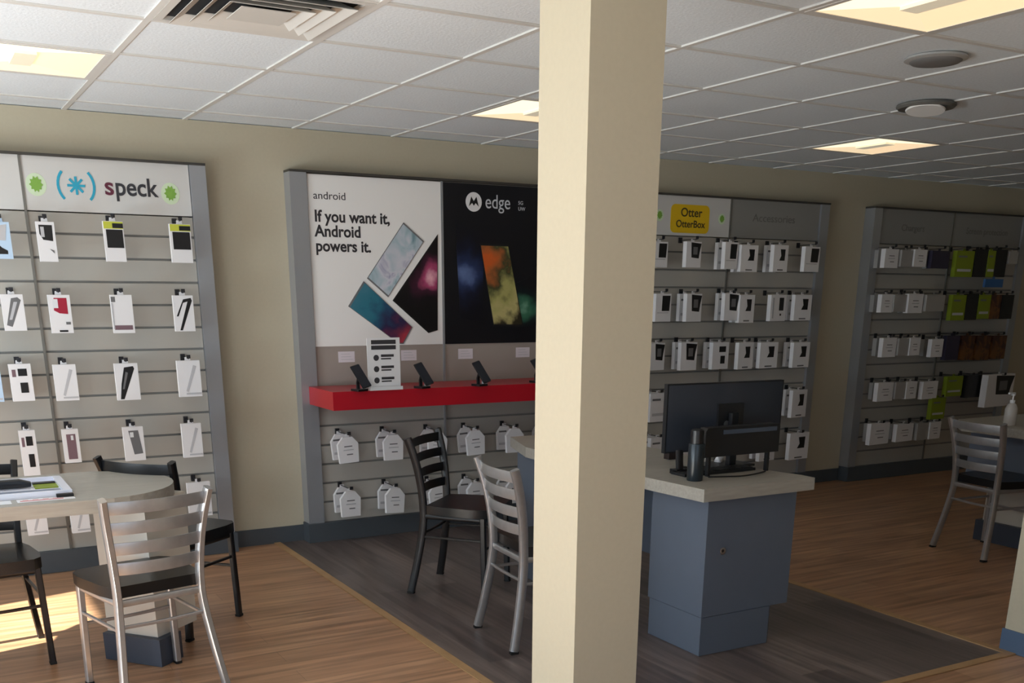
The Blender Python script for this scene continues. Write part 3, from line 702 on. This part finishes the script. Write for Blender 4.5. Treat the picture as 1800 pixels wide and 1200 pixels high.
# ------------------------------------------------------------------ chairs
def make_chair(label, ang, cx, cy, metal, group, seatm=vinyl, hh=0.80):
    """cx,cy: middle between the rear feet ; fx,fy: facing direction"""
    t = thing('side_chair', label, 'chair', (cx, cy, 0.0), ang, group)
    y0 = 0.055   # seat-level rear line in front of the rear feet
    for s in (-1, 1):
        prof = [(0.203, -0.000, 0.012), (0.185, 0.030, 0.16), (0.166, 0.058, 0.34), (0.162, 0.062, 0.45), (0.170, 0.052, 0.58), (0.184, 0.030, 0.70), (0.198, 0.0, hh)]
        P = smooth_pts([(s*a, b, c) for a, b, c in prof], 4)
        bm = NB(); sweep(bm, P, 0.027, 0.038, (1, 0, 0), n=4, sq=0.45); lg = obj('leg', bm, metal, t, smooth=True)
        bm = NB(); box(bm, s*0.203-0.012, -0.018, 0.002, s*0.203+0.012, 0.018, 0.0125); obj('foot_cap', bm, rubber, lg)
    for s in (-1, 1):
        bm = NB(); sweep(bm, [(s*0.185, 0.40, 0.012), (s*0.182, 0.395, 0.2), (s*0.178, 0.39, 0.418)], 0.026, 0.030, (1, 0, 0), n=4, sq=0.45); lg = obj('leg', bm, metal, t, smooth=True)
        bm = NB(); box(bm, s*0.185-0.013, 0.385, 0.002, s*0.185+0.013, 0.415, 0.0125); obj('foot_cap', bm, rubber, lg)
    for z in (0.765, 0.688, 0.611, 0.534):
        k = (z-0.45)/(hh-0.45); hw = 0.163+0.033*k; yb = 0.064-0.062*k**1.5
        bm = NB(); P = []
        for q in range(9):
            u = -1+q/4; P.append((u*(hw-0.006), yb-0.032*(1-u*u), z))
        sweep(bm, P, 0.046, 0.007, (0, 0, 1), n=4, sq=0.35); obj('slat', bm, metal, t, smooth=True)
    # seat frame and stretchers
    bm = NB()
    for s in (-1, 1): sweep(bm, [(s*0.165, 0.065, 0.405), (s*0.178, 0.385, 0.405)], 0.018, 0.026, (1, 0, 0), n=4)
    sweep(bm, [(-0.162, 0.062, 0.402), (0.162, 0.062, 0.402)], 0.018, 0.026, (0, 1, 0), n=4); sweep(bm, [(-0.178, 0.388, 0.405), (0.178, 0.388, 0.405)], 0.018, 0.026, (0, 1, 0), n=4)
    obj('seat_frame', bm, metal, t, smooth=True)
    for z in (0.30,):
        for s in (-1, 1):
            bm = NB(); sweep(bm, [(s*0.170, 0.05, z), (s*0.180, 0.392, z)], 0.013, 0.013, (1, 0, 0), n=4); obj('stretcher', bm, metal, t, smooth=True)
    for y, z, w_ in ((0.052, 0.315, 0.17), (0.392, 0.255, 0.18)):
        bm = NB(); sweep(bm, smooth_pts([(-w_, y, z), (0, y-0.0, z-0.004), (w_, y, z)], 3), 0.013, 0.013, (0, 1, 0), n=4); obj('stretcher', bm, metal, t, smooth=True)
    # padded seat
    bm = NB(); pts = [(-0.168, 0.078), (0.168, 0.078), (0.190, 0.16), (0.205, 0.33), (0.195, 0.40), (0.165, 0.432), (0, 0.445), (-0.165, 0.432), (-0.195, 0.40), (-0.205, 0.33), (-0.190, 0.16)]
    prism(bm, pts, 0.4185, 0.462); obj('seat', bm, seatm, t, bevel=0.014, seg=3, smooth=True)
    return t
make_chair('silver ladder-back chair with black seat in the left foreground', 0.22, 0.700, 3.80, chrome, 'silver ladder-back chairs')
make_chair('black ladder-back chair turned beside the round end of the left table', -0.88, 0.775, 4.65, blackm, 'black ladder-back chairs')
make_chair('black ladder-back chair pushed under the left table, cut by photo edge', 3.2, 0.126, 4.86, blackm, 'black ladder-back chairs')
make_chair('black ladder-back chair standing in front of the red shelf', -2.404, 2.244, 4.864, blackm, 'black ladder-back chairs')
make_chair('silver ladder-back chair next to the pillar, on dark floor', -1.66, 2.109, 3.844, chrome, 'silver ladder-back chairs')
make_chair('silver ladder-back chair far right, in front of the far table', -1.70, 5.345, 3.92, chrome, 'silver ladder-back chairs')

# ------------------------------------------------------------------ left table
def stadium(xa, xb, yc, r, n_=18, left_round=True):
    pts = []
    for k in range(n_+1):
        a = math.radians(-90+180*k/n_); pts.append((xb-r+r*math.cos(a), yc+r*math.sin(a)))
    if left_round:
        for k in range(n_+1):
            a = math.radians(90+180*k/n_); pts.append((xa+r+r*math.cos(a), yc+r*math.sin(a)))
    else: pts += [(xa, yc+r), (xa, yc-r)]
    return pts
def pedestal(t, px, py, s, ang, z1=0.69, kick=0.125, ko=0.03):
    """px,py = nearest corner; the box runs along ang and ang-90deg from it"""
    e1 = Vector((math.cos(ang), math.sin(ang))); e2 = Vector((math.sin(ang), -math.cos(ang)))
    c = Vector((px, py))+e1*s/2+e2*s/2
    def sq_(h): return [tuple(c-e1*h-e2*h), tuple(c-e1*h+e2*h), tuple(c+e1*h+e2*h), tuple(c+e1*h-e2*h)]
    bm = NB(); prism(bm, sq_(s/2), kick, z1); obj('pedestal', bm, ped_m, t, bevel=0.002)
    a_, b_ = -s/2-ko, s/2; q_ = a_+0.14
    bm = NB(); prism(bm, [tuple(c+e1*a_+e2*a_), tuple(c+e1*a_+e2*q_), tuple(c+e1*b_+e2*q_), tuple(c+e1*b_+e2*a_)], 0.002, kick-0.0004); obj('plinth', bm, kick_m, t, bevel=0.002)
TY = 4.445
t = thing('table', 'grey laminate table with rounded end, left side, by the turquoise logo display', 'table')
bm = NB(); prism(bm, stadium(-0.75, 0.885, TY, 0.345), 0.69, 0.742); obj('tabletop', bm, lam_m, t, bevel=0.002)
pedestal(t, 0.727, 4.246, 0.26, math.radians(130), kick=0.12)
pedestal(t, -0.40, 4.246, 0.26, math.radians(130), kick=0.12)
# things on it
zt = 0.7425
t = thing('display_tray', 'white tray with a green strip, holding the black rod, on left table', 'tray', (0, 0, 0))
P = [atZ(x, y, zt) for x, y in ((-70, 838), (127, 838), (120, 876), (-80, 876))]
x0, x1, y0, y1 = -0.12, 0.43, 4.17, 4.44
c0 = atZ(128, 870, zt); x1 = c0.x; y0 = c0.y; y1 = atZ(126, 843, zt).y; x0 = x1-0.62
bm = NB(); box(bm, x0, y0, zt, x1, y1, zt+0.006)
for q in ((x0, y0, x1, y0+0.018), (x0, y1-0.018, x1, y1), (x0, y0+0.018, x0+0.018, y1-0.018), (x1-0.03, y0+0.018, x1, y1-0.018)): box(bm, q[0], q[1], zt+0.0062, q[2], q[3], zt+0.022)
obj('tray_body', bm, mat('glossy_pale_frame', srgb(228, 230, 242), 0.25), t)
gx0 = atZ(58, 856, zt).x; gx1 = atZ(114, 852, zt).x; dy = y1-y0
bm = NB(); box(bm, gx0, y0+dy*.45, zt+0.0065, gx1, y0+dy*.70, zt+0.010); obj('coloured_strip', bm, limep, t)
bm = NB(); box(bm, gx0, y0+dy*.70, zt+0.0065, gx1, y0+dy*.80, zt+0.014); obj('dark_strip', bm, blackp, t)
bm = NB(); box(bm, x0+0.03, y0+dy*.20, zt+0.0065, gx1, y0+dy*.34, zt+0.010); obj('grey_strip', bm, mat('blue_grey_strip', srgb(120, 130, 150), 0.4), t)
bm = NB(); ym = y0+dy*.58; sweep(bm, [(x0+0.03, ym, zt+0.026), (gx0-0.05, ym, zt+0.026), (gx0-0.01, ym, zt+0.02)], [0.036, 0.034, 0.018], 0.045, (0, 0, 1), n=5)
tag(obj('black_rod', bm, blackm, smooth=True), 'black tapered rod lying in the white tray', 'rod')
bm = NB(); box(bm, x1-0.06, y0-0.035, zt, x1+0.0, y0-0.006, zt+0.012); tag(obj('small_block', bm, rubber, bevel=0.002), 'small black block at the front corner of the white tray', 'block')
for q, (dx, dy, w_, h_, mm, lb) in enumerate(((-0.20, -0.075, 0.20, 0.06, white, 'red and white leaflet in front of the tray'), (-0.48, -0.085, 0.26, 0.07, white_w, 'white and green leaflet in front of the tray'))):
    bm = NB(); X, Y = x1+dx, y0+dy
    box(bm, X, Y, zt, X+w_, Y+h_, zt+0.0015, 0); box(bm, X+0.01, Y+0.012, zt+0.0016, X+w_*.8, Y+0.03, zt+0.0022, 1)
    for k in range(4): box(bm, X+0.02+k*0.035, Y+0.038, zt+0.0016, X+0.04+k*0.035, Y+0.043, zt+0.0022, 1)
    tag(obj('leaflet', bm, [mm, mat('pink_red_print', srgb(205, 140, 140), 0.5) if q == 0 else limep]), lb, 'leaflet')

# ------------------------------------------------------------------ desk by the pillar
t = thing('desk', 'blue-grey cabinet desk with grey laminate top, right of pillar', 'desk')
bm = NB(); prism(bm, [(2.705, 3.178), (3.315, 3.178), (3.315, 3.26), (3.24, 3.55), (3.24, 4.93), (2.80, 4.93), (2.675, 4.55), (2.675, 3.5)], 0.69, 0.742); obj('worktop', bm, lam_m, t, bevel=0.002)
def cabinet(x0, y0, x1, y1, door=True):
    bm = NB(); kz = 0.175
    prism(bm, [(x0, y0), (x1, y0), (x1, y1), (x0, y1)], kz+0.003, 0.6895); o = obj('cabinet', bm, cab_m, t, bevel=0.003)
    bm = NB(); prism(bm, [(x0+0.003, y0+0.003), (x1-0.10, y0+0.003), (x1-0.02, y0+0.08), (x1-0.02, y1-0.01), (x0+0.003, y1-0.01)], 0.003, kz); obj('plinth', bm, cab_m, t, bevel=0.002)
    return o
c1 = cabinet(2.771, 3.224, 3.262, 3.60)
bm = NB(); a = atY(1270, 968, 3.224); 
lathe(bm, [(0.014, 0), (0.016, 0.003), (0.010, 0.005)], n=16); bmesh.ops.rotate(bm, verts=bm.verts, cent=(0, 0, 0), matrix=Matrix.Rotation(math.pi/2, 3, 'X'))
bmesh.ops.translate(bm, verts=bm.verts, vec=(a.x, 3.2235, a.z)); lk = obj('lock', bm, mat('lock_steel', srgb(170, 172, 178), 0.3, metal=1.0), c1)
bm = NB(); lathe(bm, [(0.007, 0), (0.007, 0.001)], n=12); bmesh.ops.rotate(bm, verts=bm.verts, cent=(0, 0, 0), matrix=Matrix.Rotation(math.pi/2, 3, 'X'))
bmesh.ops.translate(bm, verts=bm.verts, vec=(a.x-0.004, 3.2180, a.z+0.002)); obj('keyhole', bm, blackp, c1)
cabinet(2.771, 4.42, 3.262, 4.80)
bm = NB(); box(bm, 3.215, 3.602, 0.2, 3.235, 4.418, 0.6895); obj('modesty_panel', bm, cab_m, t)
# things on the desk
zt = 0.7425
b = atZ(1300, 800, zt)
mc = mat('monitor_back_plastic', srgb(44, 50, 60), 0.42); mcd = mat('monitor_black', srgb(22, 24, 28), 0.4)
MY = 3.62; tl = atY(1179, 676, MY); tr = atY(1374, 673, MY); bl = atY(1172, 778, MY)
mw = tr.x-tl.x; mh = 0.30; mx = (tl.x+tr.x)/2; mz = tl.z-mh
t = thing('monitor', 'black computer monitor seen from behind on the desk', 'monitor', (mx, MY, zt), math.radians(-3))
bm = NB(); box(bm, -mw/2, 0.002, mz-zt, mw/2, 0.028, mz-zt+mh); obj('bezel', bm, mcd, t, bevel=0.004)
bm = NB(); z0 = mz-zt; vv = [(-mw/2+.006, .0015, z0+.006), (mw/2-.006, .0015, z0+.006), (mw/2-.006, .0015, z0+mh-.006), (-mw/2+.006, .0015, z0+mh-.006)]
vi = [(-mw*.30, -.030, z0+.05), (mw*.30, -.030, z0+.05), (mw*.30, -.030, z0+mh*.72), (-mw*.30, -.030, z0+mh*.72)]
A = [bm.verts.new(v) for v in vv]; B = [bm.verts.new(v) for v in vi]; bm.faces.new(B); bm.faces.new(A[::-1])
for q in range(4): bm.faces.new((A[q], A[(q+1) % 4], B[(q+1) % 4], B[q]))
obj('back_cover', bm, mc, t, bevel=0.006, seg=3, smooth=True)
bm = NB(); box(bm, -0.075, -0.044, z0+0.085, 0.065, -0.0305, z0+mh*.70); obj('mount_plate', bm, mcd, t, bevel=0.003)
bm = NB(); sweep(bm, [(0, -0.058, 0.010), (0, -0.058, z0+0.17)], 0.05, 0.022, (1, 0, 0), n=4); obj('neck', bm, mcd, t)
bm = NB(); prism(bm, [(-0.13, -0.07), (0.13, -0.07), (0.11, 0.07), (-0.11, 0.07)], 0.0, 0.010); obj('base', bm, mcd, t, bevel=0.003)
bm = NB(); box(bm, -mw/2+.012, 0.0285, z0+.012, mw/2-.012, 0.0295, z0+mh-.012); obj('screen', bm, mat('screen_glass', srgb(12, 13, 16), 0.1), t)
bm = NB(); disc(bm, -0.028, z0+0.12, 0.016, -0.0453, -0.0442, 16); obj('emblem', bm, mat('dim_silver', srgb(120, 122, 126), 0.3, metal=0.7), t)
# scanner / terminal box in front of the monitor
PY = 3.395; a = atY(1242, 753, PY); b = atY(1368, 793, PY)
t = thing('card_terminal', 'black boxy terminal on legs below the monitor', 'terminal', ((a.x+b.x)/2, PY, zt))
hw = (b.x-a.x)/2; zb = b.z-zt; zt2 = a.z-zt
bm = NB(); prismY(bm, [(-hw, zb), (hw, zb), (hw, zt2-.012), (hw-.012, zt2), (-hw+.012, zt2), (-hw, zt2-.012)], 0.0, 0.05); obj('housing', bm, mcd, t, bevel=0.003)
bm = NB(); box(bm, -hw*.55, -0.003, zt2-0.03, hw*.9, -0.0005, zt2-0.012); obj('top_strip', bm, mat('sheen_strip', srgb(70, 80, 96), 0.3), t)
for s in (-1, 1):
    bm = NB(); box(bm, s*hw*.8-.006, 0.015, 0.0, s*hw*.8+.006, 0.035, zb-.0005); obj('leg', bm, mcd, t)
for q, (x, y, r_, h_, mm, nm, lb, ct) in enumerate((
   (1230, 846, 0.034, 0.215, blackm, 'black_bottle', 'black cylindrical bottle at the front of the desk', 'bottle'),)):
    b = atZ(x, y, zt); t = thing(nm, lb, ct, (b.x, b.y+0.034, zt))
    bm = NB(); lathe(bm, [(r_*.96, 0), (r_, 0.004), (r_, h_*.70), (r_*.96, h_*.72)], n=28); obj('body', bm, mat('dark_teal_steel', srgb(38, 46, 52), 0.3, metal=0.3), t, smooth=True)
    bm = NB(); lathe(bm, [(r_*.80, h_*.7205), (r_*.80, h_*.97), (r_*.6, h_)], n=28); obj('cap', bm, blackm, t, smooth=True)
b = atZ(1180, 806, zt); bm = NB(); box(bm, b.x-.03, b.y-.02, zt, b.x+.03, b.y+.02, zt+.035); tag(obj('small_box', bm, mat('brown_black_box', srgb(48, 36, 34), 0.5), bevel=0.002), 'small dark brown box beside the bottle on the desk', 'box')
b = atZ(1194, 794, zt); bm = NB(); lathe(bm, [(.016, zt), (.018, zt+.045), (.02, zt+.046)], b.x, b.y, 18); tag(obj('paper_cup', bm, white_w, smooth=True), 'small white cup behind the dark brown box', 'cup')
b = Vector((2.86, 3.535, zt)); t = thing('desk_phone', 'black upright handset in front of the monitor left side', 'phone', (b.x, b.y, zt))
bm = NB(); box(bm, -.03, -.02, 0, .03, .03, .02); obj('base', bm, blackm, t, bevel=.003)
bm = NB(); sweep(bm, [(0, 0.0, .0205), (0, .005, .06), (0.004, .012, .10)], .034, .02, (1, 0, 0), n=5); obj('handset', bm, blackp, t, smooth=True)
b = atZ(1200, 822, zt); bm = NB(); lathe(bm, [(.022, zt), (.024, zt+.003), (.02, zt+.006)], b.x, b.y, 20); tag(obj('puck', bm, rubber, smooth=True), 'flat black disc on the desk left of the bottle', 'disc')
a = atZ(1192, 812, zt); b = atZ(1372, 822, zt)
t = thing('keyboard', 'black keyboard lying under the monitor', 'keyboard', (3.02, 3.495, zt))
bm = NB(); box(bm, -0.20, -0.048, 0, 0.20, 0.048, 0.012); obj('case', bm, mcd, t, bevel=0.003)
bm = NB()
for r in range(4):
    for q in range(14): box(bm, -0.19+q*0.0272, -0.043+r*0.0215, 0.0122, -0.19+q*0.0272+0.023, -0.043+r*0.0215+0.018, 0.016)
obj('keys', bm, blackp, t)
pa = [atZ(x, y, zt+0.003) for x, y in ((1245, 838), (1285, 837), (1305, 836), (1325, 833), (1345, 828))]
bm = NB(); sweep(bm, smooth_pts(pa, 5), 0.006, 0.006, (0, 0, 1), n=3); tag(obj('cable', bm, blackm, smooth=True), 'black cable curving across the desk top', 'cable')
b = Vector((3.19, 3.66, zt)); bm = NB(); bmesh.ops.create_icosphere(bm, subdivisions=2, radius=0.022)
for v in bm.verts: v.co *= 0.75+0.45*random.random()
bmesh.ops.translate(bm, verts=bm.verts, vec=(b.x, b.y, zt+0.021)); tag(obj('crumpled_paper', bm, white), 'crumpled white paper at right under the monitor', 'paper')
for q, (px, h_) in enumerate(((1246, 0.05), (1268, 0.04))):
    b = atZ(px, 806, zt); bm = NB(); box(bm, b.x-.010, b.y+.0, zt, b.x+.012, b.y+.018, zt+h_); tag(obj('white_adapter', bm, white_w, bevel=.002), ('taller white adapter right of the black bottle', 'shorter white adapter below the black terminal')[q], 'adapter')

# ------------------------------------------------------------------ far table
t = thing('table', 'grey laminate table at the far right beside the silver chair', 'table')
bm = NB(); prism(bm, [(5.62, 3.60), (6.9, 3.60), (6.9, 4.35), (5.75, 4.35), (5.62, 4.22)], 0.69, 0.742); obj('tabletop', bm, lam_m, t, bevel=0.002)
bm = NB(); box(bm, 5.80, 3.62, 0.36, 5.82, 4.28, 0.6895); obj('modesty_panel', bm, mat('pale_blue_grey_panel', srgb(110, 120, 138), 0.45), t)
bm = NB(); box(bm, 5.8205, 3.78, 0.13, 6.12, 4.12, 0.6895); obj('pedestal', bm, ped_m, t, bevel=0.002)
bm = NB(); box(bm, 5.79, 3.75, 0.002, 6.15, 4.15, 0.1295); obj('plinth', bm, kick_m, t, bevel=0.002)
b = Vector((5.75, 3.99, 0.7425))
t = thing('sanitizer_bottle', 'clear pump bottle with white pump on the far table', 'bottle', b)
bm = NB(); lathe(bm, [(.033, 0), (.036, .006), (.036, .10), (.024, .125), (.014, .132)], n=24); obj('body', bm, mat('milky_clear', srgb(190, 185, 180), 0.15), t, smooth=True)
bm = NB(); lathe(bm, [(.015, .1325), (.015, .15), (.005, .151), (.005, .175), (.012, .176), (.012, .186)], n=16); obj('pump', bm, white_w, t, smooth=True)
bm = NB(); box(bm, -.045, -.006, .1865, .012, .006, .195); obj('nozzle', bm, white_w, t)
b = atZ(1799, 748, 0.7425); bm = NB(); box(bm, 5.86, 3.80, 0.7425, 5.95, 3.88, 0.81); tag(obj('tissue_box', bm, white_w, bevel=0.004), 'small white box on the far table at photo edge', 'box')
